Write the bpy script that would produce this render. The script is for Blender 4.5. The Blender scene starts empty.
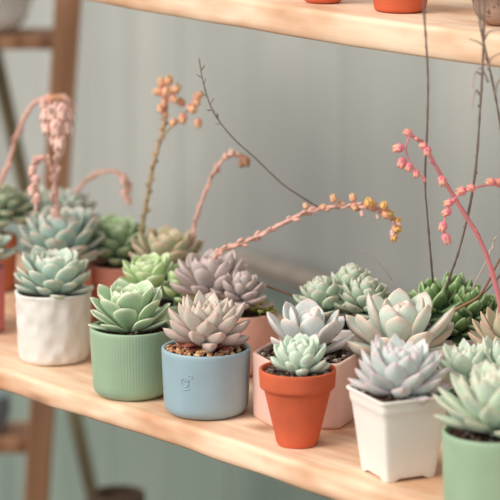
import bpy, math, random
from mathutils import Vector, Matrix, noise

# ------------------------------------------------------------------ basics
scene = bpy.context.scene
COL = scene.collection
F, H, PITCH = 2600.0, 0.616, math.radians(11.5)
TH = math.radians(40.8)
RV = Vector((math.sin(TH), -math.cos(TH), 0))      # along the shelf, towards the right / near end
BV = Vector((math.cos(TH), math.sin(TH), 0))       # across the shelf, towards the wall


def ray(x, y):
    u = (x - 250) / F; v = (250 - y) / F
    return Vector((u, math.cos(PITCH) + v * math.sin(PITCH), -math.sin(PITCH) + v * math.cos(PITCH)))


def P(x, y, z=0.0):
    d = ray(x, y); t = (z - H) / d.z
    return Vector((t * d.x, t * d.y, z))


def PD(x, y, Y):
    d = ray(x, y); t = Y / d.y
    return Vector((t * d.x, Y, H + t * d.z))


ORG = P(180, 425)


def L2W(s, b, z=0.0):
    return ORG + RV * s + BV * b + Vector((0, 0, z))


def PB(x, y, b):
    """point where the pixel's ray meets the vertical plane b behind the shelf's front edge"""
    d = ray(x, y); t = (b + ORG.dot(BV)) / d.dot(BV)
    return Vector((0, 0, H)) + d * t


def lerp(a, b, t): return a + (b - a) * t


def interp(tab, t):
    if t <= tab[0][0]: return tab[0][1]
    for (a, va), (b, vb) in zip(tab, tab[1:]):
        if t <= b:
            k = (t - a) / (b - a); k = k * k * (3 - 2 * k) * .5 + k * .5
            return va + (vb - va) * k
    return tab[-1][1]


def lin(c):
    r = []
    for v in c:
        v /= 255.0
        r.append(v / 12.92 if v <= .04045 else ((v + .055) / 1.055) ** 2.4)
    return (r[0], r[1], r[2], 1)


# ------------------------------------------------------------------ mesh builder
class MB:
    def __init__(s): s.v = []; s.f = []; s.t = []

    def loft(s, rings, cap0=True, cap1=True, tint=None, closed=True):
        b = len(s.v); n = len(rings[0])
        for i, r in enumerate(rings):
            for p in r:
                s.v.append(tuple(p)); s.t.append(tint[i] if tint else (0, 0, 0))
        m = n if closed else n - 1
        for i in range(len(rings) - 1):
            for j in range(m):
                k = (j + 1) % n
                s.f.append((b + i * n + j, b + i * n + k, b + (i + 1) * n + k, b + (i + 1) * n + j))
        if cap0: s.f.append(tuple(b + j for j in reversed(range(n))))
        if cap1: s.f.append(tuple(b + (len(rings) - 1) * n + j for j in range(n)))

    def tube(s, pts, r0, r1, seg=8, knob=0.0, seed=0):
        rings = []; rnd = random.Random(seed); n = len(pts); tn = []
        for i, p in enumerate(pts):
            a = pts[max(0, i - 1)]; c = pts[min(n - 1, i + 1)]
            d = (c - a).normalized()
            x = d.cross(Vector((.3, .9, .2))).normalized(); y = d.cross(x)
            r = lerp(r0, r1, i / (n - 1)) * (1 + knob * (rnd.random() - .5))
            rings.append([p + (x * math.cos(q) + y * math.sin(q)) * r for q in [2 * math.pi * k / seg for k in range(seg)]])
            tn.append((0, i / (n - 1), rnd.random()))
        s.loft(rings, tint=tn)

    def box(s, c, size, rot=None, bev=.002):
        """box whose long edges are chamfered, along local z"""
        sx, sy, sz = size[0] / 2, size[1] / 2, size[2] / 2
        b = min(bev, sx * .4, sy * .4, sz * .4)
        rings = []
        for z, k in ((-sz, b), (-sz + b, 0), (sz - b, 0), (sz, b)):
            X, Y = sx - k, sy - k
            rings.append([(-X + b, -Y, z), (X - b, -Y, z), (X, -Y + b, z), (X, Y - b, z), (X - b, Y, z), (-X + b, Y, z), (-X, Y - b, z), (-X, -Y + b, z)])
        M = (rot or Matrix.Identity(3))
        rings = [[Vector(c) + M @ Vector(p) for p in r] for r in rings]
        s.loft(rings)

    def leaf(s, base, M, L, W, T, prof, cup=.25, curl=.15, nu=12, nv=12, age=0, rnd=0, keel=0):
        """M columns: side, along, up"""
        rings = []; tn = []
        thp = [(0, .55), (.3, .85), (.6, 1), (.82, .85), (.93, .5), (1, .08)]
        bb = len(s.v)
        for i in range(nu + 1):
            t = i / nu; t = t ** .85 if t < 1 else 1
            w = W * .5 * interp(prof, t); th = T * interp(thp, t)
            ring = []
            for j in range(nv):
                q = 2 * math.pi * j / nv
                x = w * math.cos(q); sn = math.sin(q)
                z = th * sn * (.3 if sn > 0 else .8 + keel * (1 - abs(math.cos(q))))
                k = (x / w) if w > 1e-9 else 0
                z += cup * w * k * k + curl * L * t * t
                ring.append(base + M @ Vector((x, L * t * (1 - .12 * curl * t), z)))
                e = max(0, (t - .86) / .14) ** 1.3
                e2 = max(0, (abs(k) - .86) / .14) * min(1, max(0, (t - .25) / .3))
                s.t.append((min(1, max(e, e2)), age, rnd))
            s.v.extend(tuple(p) for p in ring)
        for i in range(nu):
            for j in range(nv):
                k = (j + 1) % nv
                s.f.append((bb + i * nv + j, bb + i * nv + k, bb + (i + 1) * nv + k, bb + (i + 1) * nv + j))
        s.f.append(tuple(bb + j for j in reversed(range(nv))))
        s.f.append(tuple(bb + nu * nv + j for j in range(nv)))

    def blob(s, c, r, seed, sq=.7, n=6):
        rnd = random.Random(seed); rings = []
        o = Vector((rnd.random() * 9, rnd.random() * 9, rnd.random() * 9))
        R = Matrix.Rotation(rnd.random() * 6, 3, 'Z') @ Matrix.Rotation(rnd.random() * .6, 3, 'X')
        sx = .7 + .6 * rnd.random(); g = rnd.random(); tn = []
        for i in range(1, n):
            a = math.pi * i / n
            ring = []
            for j in range(n + 1):
                b = 2 * math.pi * j / (n + 1)
                d = Vector((math.sin(a) * math.cos(b), math.sin(a) * math.sin(b), -math.cos(a)))
                k = r * (1 + .35 * noise.noise(d * 1.3 + o))
                ring.append(Vector(c) + R @ Vector((d.x * k * sx, d.y * k, d.z * k * sq)))
            rings.append(ring); tn.append((0, 0, g))
        s.loft(rings, tint=tn)

    def build(s, name, mat, parent=None, smooth=True, loc=None, **props):
        me = bpy.data.meshes.new(name); me.from_pydata(s.v, [], s.f); me.update()
        at = me.color_attributes.new('tint', 'FLOAT_COLOR', 'POINT')
        buf = []
        for t in s.t: buf += [t[0], t[1], t[2], 1]
        at.data.foreach_set('color', buf)
        if smooth: me.polygons.foreach_set('use_smooth', [True] * len(me.polygons))
        me.materials.append(mat)
        o = bpy.data.objects.new(name, me); COL.objects.link(o)
        if parent: o.parent = parent
        if loc: o.location = loc
        for k, v in props.items(): o[k] = v
        return o


def shade_auto(o, ang=35):
    me = o.data
    me.polygons.foreach_set('use_smooth', [True] * len(me.polygons))
    import bmesh
    bm = bmesh.new(); bm.from_mesh(me)
    for e in bm.edges:
        if len(e.link_faces) == 2 and e.calc_face_angle(0) > math.radians(ang): e.smooth = False
    bm.to_mesh(me); bm.free()


def thing(name, loc, label, cat, group=None, rz=0):
    o = bpy.data.objects.new(name, None); o.empty_display_size = .02
    COL.objects.link(o); o.location = loc; o.rotation_euler = (0, 0, rz)
    o['label'] = label; o['category'] = cat
    if group: o['group'] = group
    return o


# ------------------------------------------------------------------ materials
def newmat(name):
    m = bpy.data.materials.new(name); m.use_nodes = True
    nt = m.node_tree; b = nt.nodes['Principled BSDF']
    return m, nt, b


def N(nt, t, **k):
    n = nt.nodes.new(t)
    for a, v in k.items(): setattr(n, a, v)
    return n


def mixc(nt, fac, a, b, mode='MIX'):
    n = nt.nodes.new('ShaderNodeMix'); n.data_type = 'RGBA'; n.blend_type = mode
    for sock, v in ((0, fac), (6, a), (7, b)):
        if isinstance(v, (tuple, float, int)): n.inputs[sock].default_value = v
        else: nt.links.new(v, n.inputs[sock])
    return n.outputs[2]


def noise_tex(nt, scale, detail=3, vec=None, stretch=None, rough=.55):
    t = N(nt, 'ShaderNodeTexNoise'); t.inputs['Scale'].default_value = scale
    t.inputs['Detail'].default_value = detail; t.inputs['Roughness'].default_value = rough
    tc = N(nt, 'ShaderNodeTexCoord'); src = tc.outputs['Object']
    if stretch:
        mp = N(nt, 'ShaderNodeMapping'); mp.inputs['Scale'].default_value = stretch
        nt.links.new(src, mp.inputs['Vector']); src = mp.outputs[0]
    nt.links.new(src, t.inputs['Vector'])
    return t


def ramp(nt, fac, stops):
    r = N(nt, 'ShaderNodeValToRGB'); cr = r.color_ramp
    while len(cr.elements) < len(stops): cr.elements.new(.5)
    for e, (p, c) in zip(cr.elements, stops): e.position = p; e.color = c
    nt.links.new(fac, r.inputs[0]); return r.outputs[0]


def bump(nt, b, h, strength=.2, dist=.001):
    n = N(nt, 'ShaderNodeBump'); n.inputs['Strength'].default_value = strength; n.inputs['Distance'].default_value = dist
    nt.links.new(h, n.inputs['Height']); nt.links.new(n.outputs[0], b.inputs['Normal'])


def succ(name, outer, inner, edge, rough=.5, sss=.25, var=.35, edge_amt=1.0):
    """succulent leaf: colour by leaf age, its own rim/tip colour, powdery bloom"""
    outer = tuple(min(242, v * 1.06 + 3) for v in outer); inner = tuple(min(242, v * 1.06 + 3) for v in inner)
    m, nt, b = newmat(name)
    a = N(nt, 'ShaderNodeAttribute', attribute_name='tint')
    sp = N(nt, 'ShaderNodeSeparateColor'); nt.links.new(a.outputs['Color'], sp.inputs[0])
    c = mixc(nt, sp.outputs[1], lin(outer), lin(inner))
    n1 = noise_tex(nt, 90, 3)
    hv = N(nt, 'ShaderNodeHueSaturation')
    mt = N(nt, 'ShaderNodeMath', operation='MULTIPLY_ADD'); nt.links.new(sp.outputs[2], mt.inputs[0])
    mt.inputs[1].default_value = var; mt.inputs[2].default_value = 1 - var / 2
    nt.links.new(mt.outputs[0], hv.inputs['Value'])
    nt.links.new(c, hv.inputs['Color'])
    c2 = mixc(nt, .25, hv.outputs[0], ramp(nt, n1.outputs[0], [(.3, lin(tuple(v * .86 for v in outer))), (.7, lin(inner))]))
    em = N(nt, 'ShaderNodeMath', operation='MULTIPLY'); nt.links.new(sp.outputs[0], em.inputs[0]); em.inputs[1].default_value = edge_amt
    c3 = mixc(nt, em.outputs[0], c2, lin(edge))
    nt.links.new(c3, b.inputs['Base Color'])
    b.inputs['Roughness'].default_value = rough
    b.inputs['Subsurface Weight'].default_value = sss
    b.inputs['Subsurface Radius'].default_value = (.6, .9, .4)
    b.inputs['Subsurface Scale'].default_value = .006
    b.inputs['Sheen Weight'].default_value = .1
    b.inputs['Specular IOR Level'].default_value = .35
    bump(nt, b, n1.outputs[0], .12, .0006)
    return m


def ceramic(name, col, rough=.45, spec=.4, varn=.05, bstr=.05, bscale=250, spots=None):
    m, nt, b = newmat(name)
    n1 = noise_tex(nt, 28, 4)
    lo = tuple(v * (1 - varn) for v in col); hi = tuple(min(255, v * (1 + varn * .6)) for v in col)
    c = ramp(nt, n1.outputs[0], [(.3, lin(lo)), (.7, lin(hi))])
    if spots:
        n2 = noise_tex(nt, spots[1], 2)
        f = ramp(nt, n2.outputs[0], [(.58, (0, 0, 0, 1)), (.72, (1, 1, 1, 1))])
        c = mixc(nt, f, c, lin(spots[0]))
    nt.links.new(c, b.inputs['Base Color'])
    b.inputs['Roughness'].default_value = rough; b.inputs['Specular IOR Level'].default_value = spec
    n3 = noise_tex(nt, bscale, 3); bump(nt, b, n3.outputs[0], bstr, .0008)
    return m


def tinted(name, c0, c1, rough=.6, sss=.1, rv=None, rad=.003):
    """colour runs c0 -> c1 along the mesh (tint.g), tint.r picks rv"""
    m, nt, b = newmat(name)
    a = N(nt, 'ShaderNodeAttribute', attribute_name='tint')
    sp = N(nt, 'ShaderNodeSeparateColor'); nt.links.new(a.outputs['Color'], sp.inputs[0])
    c = mixc(nt, sp.outputs[1], lin(c0), lin(c1))
    if rv: c = mixc(nt, sp.outputs[0], c, lin(rv))
    n1 = noise_tex(nt, 300, 2)
    c = mixc(nt, .3, c, mixc(nt, n1.outputs[0], lin(c0), lin(c1)))
    nt.links.new(c, b.inputs['Base Color']); b.inputs['Roughness'].default_value = rough
    if sss: b.inputs['Subsurface Weight'].default_value = sss; b.inputs['Subsurface Scale'].default_value = rad
    return m


def gravelmat(name, cols, rough=.85):
    m, nt, b = newmat(name)
    a = N(nt, 'ShaderNodeAttribute', attribute_name='tint')
    sp = N(nt, 'ShaderNodeSeparateColor'); nt.links.new(a.outputs['Color'], sp.inputs[0])
    st = [(i / max(1, len(cols) - 1) * .9 + .02, lin(c)) for i, c in enumerate(cols)]
    c = ramp(nt, sp.outputs[2], st)
    nt.links.new(c, b.inputs['Base Color']); b.inputs['Roughness'].default_value = rough
    return m


def woodmat(name, c_lo, c_hi, c_dark, stretch=(3, 40, 40), scale=1.6, rough=.6, knots=True):
    m, nt, b = newmat(name)
    n1 = noise_tex(nt, scale, 5, stretch=stretch, rough=.6)
    n2 = noise_tex(nt, scale * .9, 3, stretch=(stretch[0] * 1.5, stretch[1] * .25, stretch[2] * .25))
    c = ramp(nt, n1.outputs[0], [(.3, lin(c_lo)), (.62, lin(c_hi))])
    f = ramp(nt, n2.outputs[0], [(.46, (0, 0, 0, 1)), (.64, (.95, .95, .95, 1))])
    c = mixc(nt, f, c, lin(c_dark))
    if knots:
        w = N(nt, 'ShaderNodeTexVoronoi'); w.inputs['Scale'].default_value = 1
        tc = N(nt, 'ShaderNodeTexCoord'); mp = N(nt, 'ShaderNodeMapping'); mp.inputs['Scale'].default_value = (9, 16, 30)
        nt.links.new(tc.outputs['Object'], mp.inputs[0]); nt.links.new(mp.outputs[0], w.inputs['Vector'])
        kf = ramp(nt, w.outputs['Distance'], [(.05, (.8, .8, .8, 1)), (.22, (0, 0, 0, 1))])
        c = mixc(nt, kf, c, lin(tuple(v * .78 for v in c_dark)))
    nt.links.new(c, b.inputs['Base Color']); b.inputs['Roughness'].default_value = rough
    b.inputs['Specular IOR Level'].default_value = .25
    bump(nt, b, n1.outputs[0], .25, .0008)
    return m


M_wood = woodmat('pale_pine', (214, 172, 138), (240, 210, 180), (198, 144, 108))
M_wood_up = woodmat('pale_pine_upper', (216, 178, 146), (236, 208, 180), (202, 156, 120), knots=False)
M_stand = woodmat('brown_stained_wood', (158, 113, 84), (182, 139, 106), (138, 97, 70), stretch=(30, 30, 3), knots=False)
M_olive = woodmat('olive_weathered_wood', (122, 112, 84), (146, 134, 104), (108, 98, 72), stretch=(30, 30, 3), knots=False)
M_soil = ceramic('dark_potting_soil', (62, 46, 38), .95, .1, .3, .9, 700, ((110, 88, 72), 500))
M_grav_red = gravelmat('tan_gravel', [(190, 140, 96), (214, 172, 124), (176, 110, 74), (226, 192, 152), (150, 96, 66)])
M_grav_dark = gravelmat('dark_gravel', [(84, 66, 58), (120, 98, 84), (60, 48, 44), (176, 160, 146), (96, 76, 62)])
M_dry = tinted('dry_red_leaves', (150, 84, 66), (182, 112, 92), .8, 0)

# ------------------------------------------------------------------ leaf outlines
OBO = [(0, .38), (.2, .52), (.45, .8), (.66, 1), (.8, .96), (.91, .66), (.965, .3), (1, .04)]
PTD = [(0, .5), (.25, .8), (.48, 1), (.66, .93), (.82, .62), (.93, .28), (1, .03)]
CHK = [(0, .5), (.2, .7), (.5, .96), (.7, 1), (.85, .8), (.95, .42), (1, .05)]
LNG = [(0, .5), (.2, .7), (.45, .96), (.62, 1), (.8, .78), (.92, .42), (1, .04)]
GOLD = math.radians(137.508)


def rosette(mb, c, R, n, prof, wr=.55, tr=.16, e0=5, e1=80, l1=.35, h=.3, tilt=(0, 0), seed=1,
            cup=.25, curl=.15, ep=1.0, lp=1.2, jit=.06, keel=0, nu=12, nv=12, r0=.12, w1=None, rot=0, l0=None, pk=.42):
    rnd = random.Random(seed)
    T = Matrix.Rotation(math.radians(tilt[0]), 3, 'X') @ Matrix.Rotation(math.radians(tilt[1]), 3, 'Y')
    for i in range(n):
        f = i / (n - 1)
        a = rot + i * GOLD + rnd.uniform(-jit, jit) * 2
        e = math.radians(lerp(e0, e1, f ** ep)) + rnd.uniform(-jit, jit)
        L = R * (interp([(0, l0), (pk, 1), (1, l1)], f) if l0 else lerp(1, l1, f ** lp)) * rnd.uniform(1 - jit, 1 + jit)
        W = L * lerp(wr, w1 if w1 else wr, f) * rnd.uniform(1 - jit, 1 + jit)
        rad = Vector((math.cos(a), math.sin(a), 0)); up = Vector((0, 0, 1))
        along = rad * math.cos(e) + up * math.sin(e)
        nrm = rad * (-math.sin(e)) + up * math.cos(e)
        side = along.cross(nrm)
        roll = rnd.uniform(-jit, jit) * 1.5
        side, nrm = side * math.cos(roll) + nrm * math.sin(roll), nrm * math.cos(roll) - side * math.sin(roll)
        base = Vector(c) + T @ (rad * (R * r0 * (1 - f)) + up * (R * h * f))
        M = T @ Matrix((side, along, nrm)).transposed()
        mb.leaf(base, M, L, W, R * tr * lerp(1, .7, f), prof, cup, curl, nu, nv, f, rnd.random(), keel)


# ------------------------------------------------------------------ pots
def planes_shape(pl, p=26):
    def fn(a):
        u = (math.cos(a), math.sin(a)); s = 0
        for nx, ny, d in pl:
            k = (nx * u[0] + ny * u[1]) / d
            if k > 0: s += k ** p
        return s ** (-1 / p)
    return fn


def pot_mesh(prof, shape=lambda a: 1.0, seg=96, wob=None, zmod=None):
    """prof: (radius factor, z) from bottom centre outside, over the rim and down inside"""
    mb = MB(); rings = []
    for i, (r, z) in enumerate(prof):
        ring = []
        for j in range(seg):
            a = 2 * math.pi * j / seg
            k = r * shape(a); zz = z
            p = Vector((math.cos(a) * k, math.sin(a) * k, zz))
            if wob: p = wob(p, a, i, r)
            if zmod: p = zmod(p, a, i)
            ring.append(p)
        rings.append(ring)
    mb.loft(rings, tint=[(0, i / len(prof), 0) for i in range(len(prof))])
    return mb


def round_prof(R, h, rb=.86, bev=.006, wall=.004, inner=None, belly=0.0, rim=.0015):
    """cylinder-like pot; R top radius, rb bottom factor"""
    pr = [(R * rb * .3, .0006), (R * rb - bev, .0)]
    for k in range(1, 7):
        q = math.pi / 2 * k / 6
        pr.append((R * rb - bev + bev * math.sin(q), bev - bev * math.cos(q)))
    nz = 14
    for k in range(1, nz + 1):
        t = k / nz; z = bev + (h - rim - bev) * t
        pr.append((R * lerp(rb, 1, t) + R * belly * math.sin(math.pi * min(1, t)), z))
    for k in range(1, 6):
        q = math.pi * k / 6
        pr.append((R - wall / 2 + wall / 2 * math.cos(q), h - rim + rim * math.sin(q)))
    pr += [(R - wall, h - rim), (R - wall, h - .006), (R - wall - .0002, h - .011)]
    return pr


def soil_part(root, shape, Rin, z, seed, mat=None, chips=0, cmat=None, chipr=.0017, name='soil'):
    mb = MB(); rings = []
    n = 48
    for i in range(9):
        k = i / 8
        ring = []
        for j in range(n):
            a = 2 * math.pi * j / n
            r = Rin * k * shape(a) if k else .0003
            q = Vector((math.cos(a) * r, math.sin(a) * r, 0))
            zz = z + .0025 * noise.noise(q * 160 + Vector((seed, 0, 0))) + .003 * (1 - k)
            ring.append(Vector((q.x, q.y, zz)))
        rings.append(ring)
    low = [[Vector((p.x, p.y, z - .008)) for p in rings[-1]]]
    mb.loft(rings + low, cap0=True, cap1=True)
    mb.build(name, mat or M_soil, root)
    if chips:
        rnd = random.Random(seed); g = MB()
        for i in range(chips):
            a = rnd.random() * 2 * math.pi; r = Rin * .97 * shape(a) * math.sqrt(rnd.random())
            g.blob((math.cos(a) * r, math.sin(a) * r, z + .003 * (1 - r / Rin) + .0008 + rnd.random() * .0012), chipr * rnd.uniform(.5, 1.3), seed * 1000 + i, n=4)
        g.build('gravel', cmat or M_grav_dark, root, smooth=False, kind='stuff')


one = lambda a: 1.0

# ------------------------------------------------------------------ stalks and flowers
def smooth_path(pts, per=6):
    out = []
    n = len(pts)
    for i in range(n - 1):
        p0 = pts[max(0, i - 1)]; p1 = pts[i]; p2 = pts[i + 1]; p3 = pts[min(n - 1, i + 2)]
        for k in range(per):
            t = k / per
            out.append(.5 * ((2 * p1) + (p2 - p0) * t + (2 * p0 - 5 * p1 + 4 * p2 - p3) * t * t + (3 * p1 - p0 - 3 * p2 + p3) * t ** 3))
    out.append(pts[-1]); return out


def path_px(px, Y0, Y1=None, per=6):
    Y1 = Y0 if Y1 is None else Y1
    n = len(px)
    return smooth_path([PD(x, y, lerp(Y0, Y1, i / (n - 1))) for i, (x, y) in enumerate(px)], per)


def add_bracts(mb, pts, n, L, seed, prof=CHK, spread=50, wr=.5, t0=.05, t1=1, tr=.3):
    rnd = random.Random(seed)
    for i in range(n):
        t = lerp(t0, t1, (i + .5) / n) * (len(pts) - 1); k = min(len(pts) - 2, int(t)); fr = t - k
        p = pts[k].lerp(pts[k + 1], fr); d = (pts[k + 1] - pts[k]).normalized()
        x = d.cross(Vector((.2, .9, .1))).normalized(); y = d.cross(x)
        a = i * GOLD; rad = x * math.cos(a) + y * math.sin(a)
        e = math.radians(spread + rnd.uniform(-12, 12))
        al = rad * math.sin(e) + d * math.cos(e); nr = -rad * math.cos(e) + d * math.sin(e); sd = al.cross(nr)
        l = L * rnd.uniform(.75, 1.2)
        mb.leaf(p, Matrix((sd, al, nr)).transposed(), l, l * wr, l * tr, prof, .2, .1, 6, 8, t / len(pts), rnd.random())


def stem_part(root, name, pts, r0, r1, mat, bracts=None, knob=.25, seed=1, seg=8):
    mb = MB(); o = root.location
    q = [p - o for p in pts]
    mb.tube(q, r0, r1, seg, knob, seed)
    if bracts: add_bracts(mb, q, *bracts)
    return mb.build(name, mat, root)


_fl = {}


def flower_mesh(key, mat, L=.009, R=.0035, mouth=.6, petals=5):
    if key in _fl: return _fl[key]
    mb = MB(); rings = []; tn = []; n = 20
    prof = [(0, .25), (.1, .62), (.25, .92), (.45, 1), (.7, .9), (.88, .75), (1, mouth)]
    for i in range(11):
        t = i / 10; ring = []
        for j in range(n):
            a = 2 * math.pi * j / n
            lob = 1 + .13 * math.cos(petals * a)
            tip = (.16 * math.cos(petals * a)) * max(0, t - .7) / .3
            r = R * interp(prof, t) * lob
            ring.append(Vector((math.cos(a) * r, math.sin(a) * r, -(t + tip) * L)))
        rings.append(ring); tn.append((0, t, .5))
    for i in range(1, 5):
        t = 1 - .2 * i
        rings.append([Vector((p.x * .8 * (1 - .12 * i), p.y * .8 * (1 - .12 * i), -t * L * .98)) for p in rings[10]]); tn.append((0, 1, .5))
    mb.loft(rings, tint=tn)
    for k in range(petals):     # sepals at the base
        a = 2 * math.pi * (k + .5) / petals
        rad = Vector((math.cos(a), math.sin(a), 0)); al = (rad * .75 + Vector((0, 0, -.66))).normalized()
        nr = (rad * -.66 + Vector((0, 0, -.75))).normalized() * -1
        mb.leaf(rad * R * .15, Matrix((al.cross(nr), al, nr)).transposed(), R * 1.7, R * .8, R * .3, PTD, .2, -.1, 5, 6, 0, .5)
    o = mb.build('flower', mat); me = o.data
    bpy.data.objects.remove(o)
    _fl[key] = me; return me


def put_flower(parent, root, key, p, direction, s=1.0, name='flower'):
    o = bpy.data.objects.new(name, _fl[key]); COL.objects.link(o); o.parent = parent
    d = Vector(direction).normalized()
    o.location = p - root.location
    o.rotation_mode = 'QUATERNION'; o.rotation_quaternion = Vector((0, 0, -1)).rotation_difference(d)
    o.scale = (s * 1.15, s * 1.15, s * 1.15)
    return o


# ================================================================== SETTING
def struct(mb, name, mat, loc=None, rz=0, smooth=False):
    o = mb.build(name, mat, smooth=smooth); o['kind'] = 'structure'
    if loc: o.location = loc
    o.rotation_euler = (0, 0, rz); return o


RZ = TH - math.pi / 2        # local x along the shelf (towards near/right), local y towards the wall
WALL_B, FLOOR_Z, SHADE_Z = 1.05, -.80, -.20


def wallmat(name, c1, c2, c3, sc):
    m, nt, b = newmat(name)
    n1 = noise_tex(nt, 1.0, 4, stretch=(sc, 1, .5)); n2 = noise_tex(nt, 2.2, 4)
    c = ramp(nt, n1.outputs[0], [(.3, lin(c1)), (.55, lin(c2)), (.75, lin(c3))])
    n3 = ramp(nt, n2.outputs[0], [(.35, (0, 0, 0, 1)), (.7, (.45, .45, .45, 1))])
    c = mixc(nt, n3, c, lin(c1))
    nt.links.new(c, b.inputs['Base Color']); b.inputs['Roughness'].default_value = .85
    b.inputs['Specular IOR Level'].default_value = .15
    n4 = noise_tex(nt, 30, 3); bump(nt, b, n4.outputs[0], .2, .002)
    return m


M_wall = wallmat('weathered_grey_boards', (152, 153, 148), (168, 169, 163), (182, 180, 173), 7)
M_wall_shade = wallmat('grey_green_shade_boards', (112, 126, 118), (130, 142, 132), (142, 144, 124), 8)  # shade low on the wall painted in as a darker grey-green


def board_wall(x0, x1, z0, z1, w, depth, seed):
    """vertical boards as relief in one surface"""
    mb = MB(); rnd = random.Random(seed); xs = []; x = x0
    prof = []
    while x < x1:
        d = rnd.uniform(0, .0015); g = .0035
        prof += [(x, .0022), (x + g, .0022), (x + g + .002, d), (x + w - g - .002, d), (x + w - g, .0022)]
        x += w
    prof.append((x, .0022))
    outer = [Vector((px, py, 0)) for px, py in prof] + [Vector((x, depth, 0)), Vector((x0, depth, 0))]
    mb.loft([[p + Vector((0, 0, z0)) for p in reversed(outer)], [p + Vector((0, 0, z1)) for p in reversed(outer)]])
    return mb


wl = L2W(0, WALL_B)
struct(board_wall(-3.2, 2.2, SHADE_Z, 1.9, .12, .04, 3), 'wall_back', M_wall, wl, RZ)
struct(board_wall(-3.2, 2.2, FLOOR_Z, SHADE_Z, .145, .045, 5), 'wall_back_shaded', M_wall_shade, wl, RZ)  # lower run of the wall, its shade put into the colour
M_floor = ceramic('dusty_concrete_floor', (120, 112, 100), .9, .1, .2, .5, 40)
mb = MB(); mb.box((0, 0, FLOOR_Z - .03), (7.5, 5.5, .06)); struct(mb, 'floor', M_floor, L2W(-.5, -1.65), RZ)

# rail along the wall
M_rail = ceramic('weathered_rail', (156, 144, 132), .7, .2, .12, .3, 60)
mb = MB()
a_, b_ = PB(232, 257, WALL_B - .035), PB(470, 328, WALL_B - .035)
pts = [a_.lerp(b_, i / 12) for i in range(13)]
mb.tube(pts, .0145, .0150, 16, .05)
rail = thing('rail', a_, 'thick grey-brown round rail crossing the grey wall behind the plants', 'rail')
mb.v = [tuple(Vector(v) - a_) for v in mb.v]
mb.build('pole', M_rail, rail)
for t in (.12, .85):
    p = a_.lerp(b_, t) - a_
    mb = MB(); mb.tube([p - BV * .004, p + BV * .036], .007, .007, 10, 0); mb.build('bracket', M_rail, rail)


# ------------------------------------------------------------------ shelves
def plank(name, s0, s1, depth, thick, wav, seed, mat, label, loc, warp=0):
    n = 220; rings = []; mb = MB(); hx = (s1 + s0) / 2
    for i in range(n + 1):
        s = lerp(s0, s1, i / n)
        f = wav * (noise.noise(Vector((s * 7, seed, 0))) * 1.3 + .45 * noise.noise(Vector((s * 23, seed, 3))))
        lo = wav * .55 * noise.noise(Vector((s * 11, seed, 9)))
        up = wav * .15 * noise.noise(Vector((s * 9, seed, 5)))
        r = .0055
        sec = []
        for k in range(6):          # rounded top front edge
            q = math.pi / 2 * k / 5
            sec.append((f + r - r * math.sin(q), -r + r * math.cos(q)))
        sec = sec[:1] + sec[1:]
        fb = f - .0008 + lo * .4
        for k in range(1, 4):       # belly of the front face
            t = k / 4
            sec.append((lerp(f, fb, t) + .0009 * noise.noise(Vector((s * 30, t * 3, seed))), lerp(-r, -thick + .003, t)))
        sec += [(fb + .0005, -thick + .0025 + lo), (fb + .003, -thick + lo), (depth * .3, -thick), (depth - .004, -thick), (depth, -thick + .004), (depth, -.004), (depth - .004, 0), (depth * .6, 0), (depth * .3, up * .1)]
        wz = warp * max(0, (.12 - s) / .4) ** 1.4
        rings.append([Vector((s - hx, y, z + wz)) for y, z in sec])
    mb.loft(rings)
    o = mb.build(name, mat); o.location = loc + RV * hx; o.rotation_euler = (0, 0, RZ)
    o['label'] = label; o['category'] = 'shelf board'
    shade_auto(o, 50)
    return o


UB, UT, UTH = .16, .3578, .0277
plank('shelf_board', -1.15, .62, .36, .0225, .0035, 1.3, M_wood, 'pale wooden shelf board with wavy front edge holding the row of potted succulents', L2W(0, 0))
plank('shelf_board', -1.15, .62, .30, UTH, .0022, 7.7, M_wood_up, 'upper pale wooden shelf board at the top carrying terracotta pots', L2W(0, UB, UT), warp=.009)
# end supports of the two shelves, beyond both sides of the view
for s, nm in ((-1.08, 'far left end'), (.56, 'near right end')):
    t = thing('shelf_support', L2W(s, .1, FLOOR_Z), 'plain wooden upright frame under the %s of the shelf boards' % nm, 'shelf support', rz=RZ)
    for bb in (.23, ):
        mb = MB(); mb.box((0, bb, (-.0225 - FLOOR_Z) / 2), (.04, .04, -.0225 - FLOOR_Z)); mb.build('post', M_wood, t, smooth=False)
    mb = MB(); mb.box((0, -.07, (-.0225 - FLOOR_Z) / 2), (.04, .03, -.0225 - FLOOR_Z)); mb.build('post', M_wood, t, smooth=False)
    mb = MB(); mb.box((0, .23, (UT - UTH) / 2), (.04, .04, UT - UTH)); mb.build('upper_post', M_wood, t, smooth=False)

# ------------------------------------------------------------------ left stand behind
SY = 3.45
g0 = PD(50, 200, SY); g0.z = FLOOR_Z
st = thing('wooden_stand', g0, 'brown wooden A-frame plant stand in the blurred background at the left', 'plant stand')


def bar(root, name, a, b, w, d, mat):
    o = root.location; a = a - o; b = b - o; m = (a + b) / 2; L = (b - a).length
    q = Vector((0, 0, 1)).rotation_difference((b - a).normalized()).to_matrix()
    mb = MB(); mb.box((0, 0, 0), (w, d, L), None, .003)
    ob = mb.build(name, mat, root, smooth=False, loc=m); ob.rotation_mode = 'QUATERNION'; ob.rotation_quaternion = q.to_quaternion()
    return ob


def ext(p, q, zt, zb):
    d = (q - p); return p + d * ((zt - p.z) / d.z), p + d * ((zb - p.z) / d.z)


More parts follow.
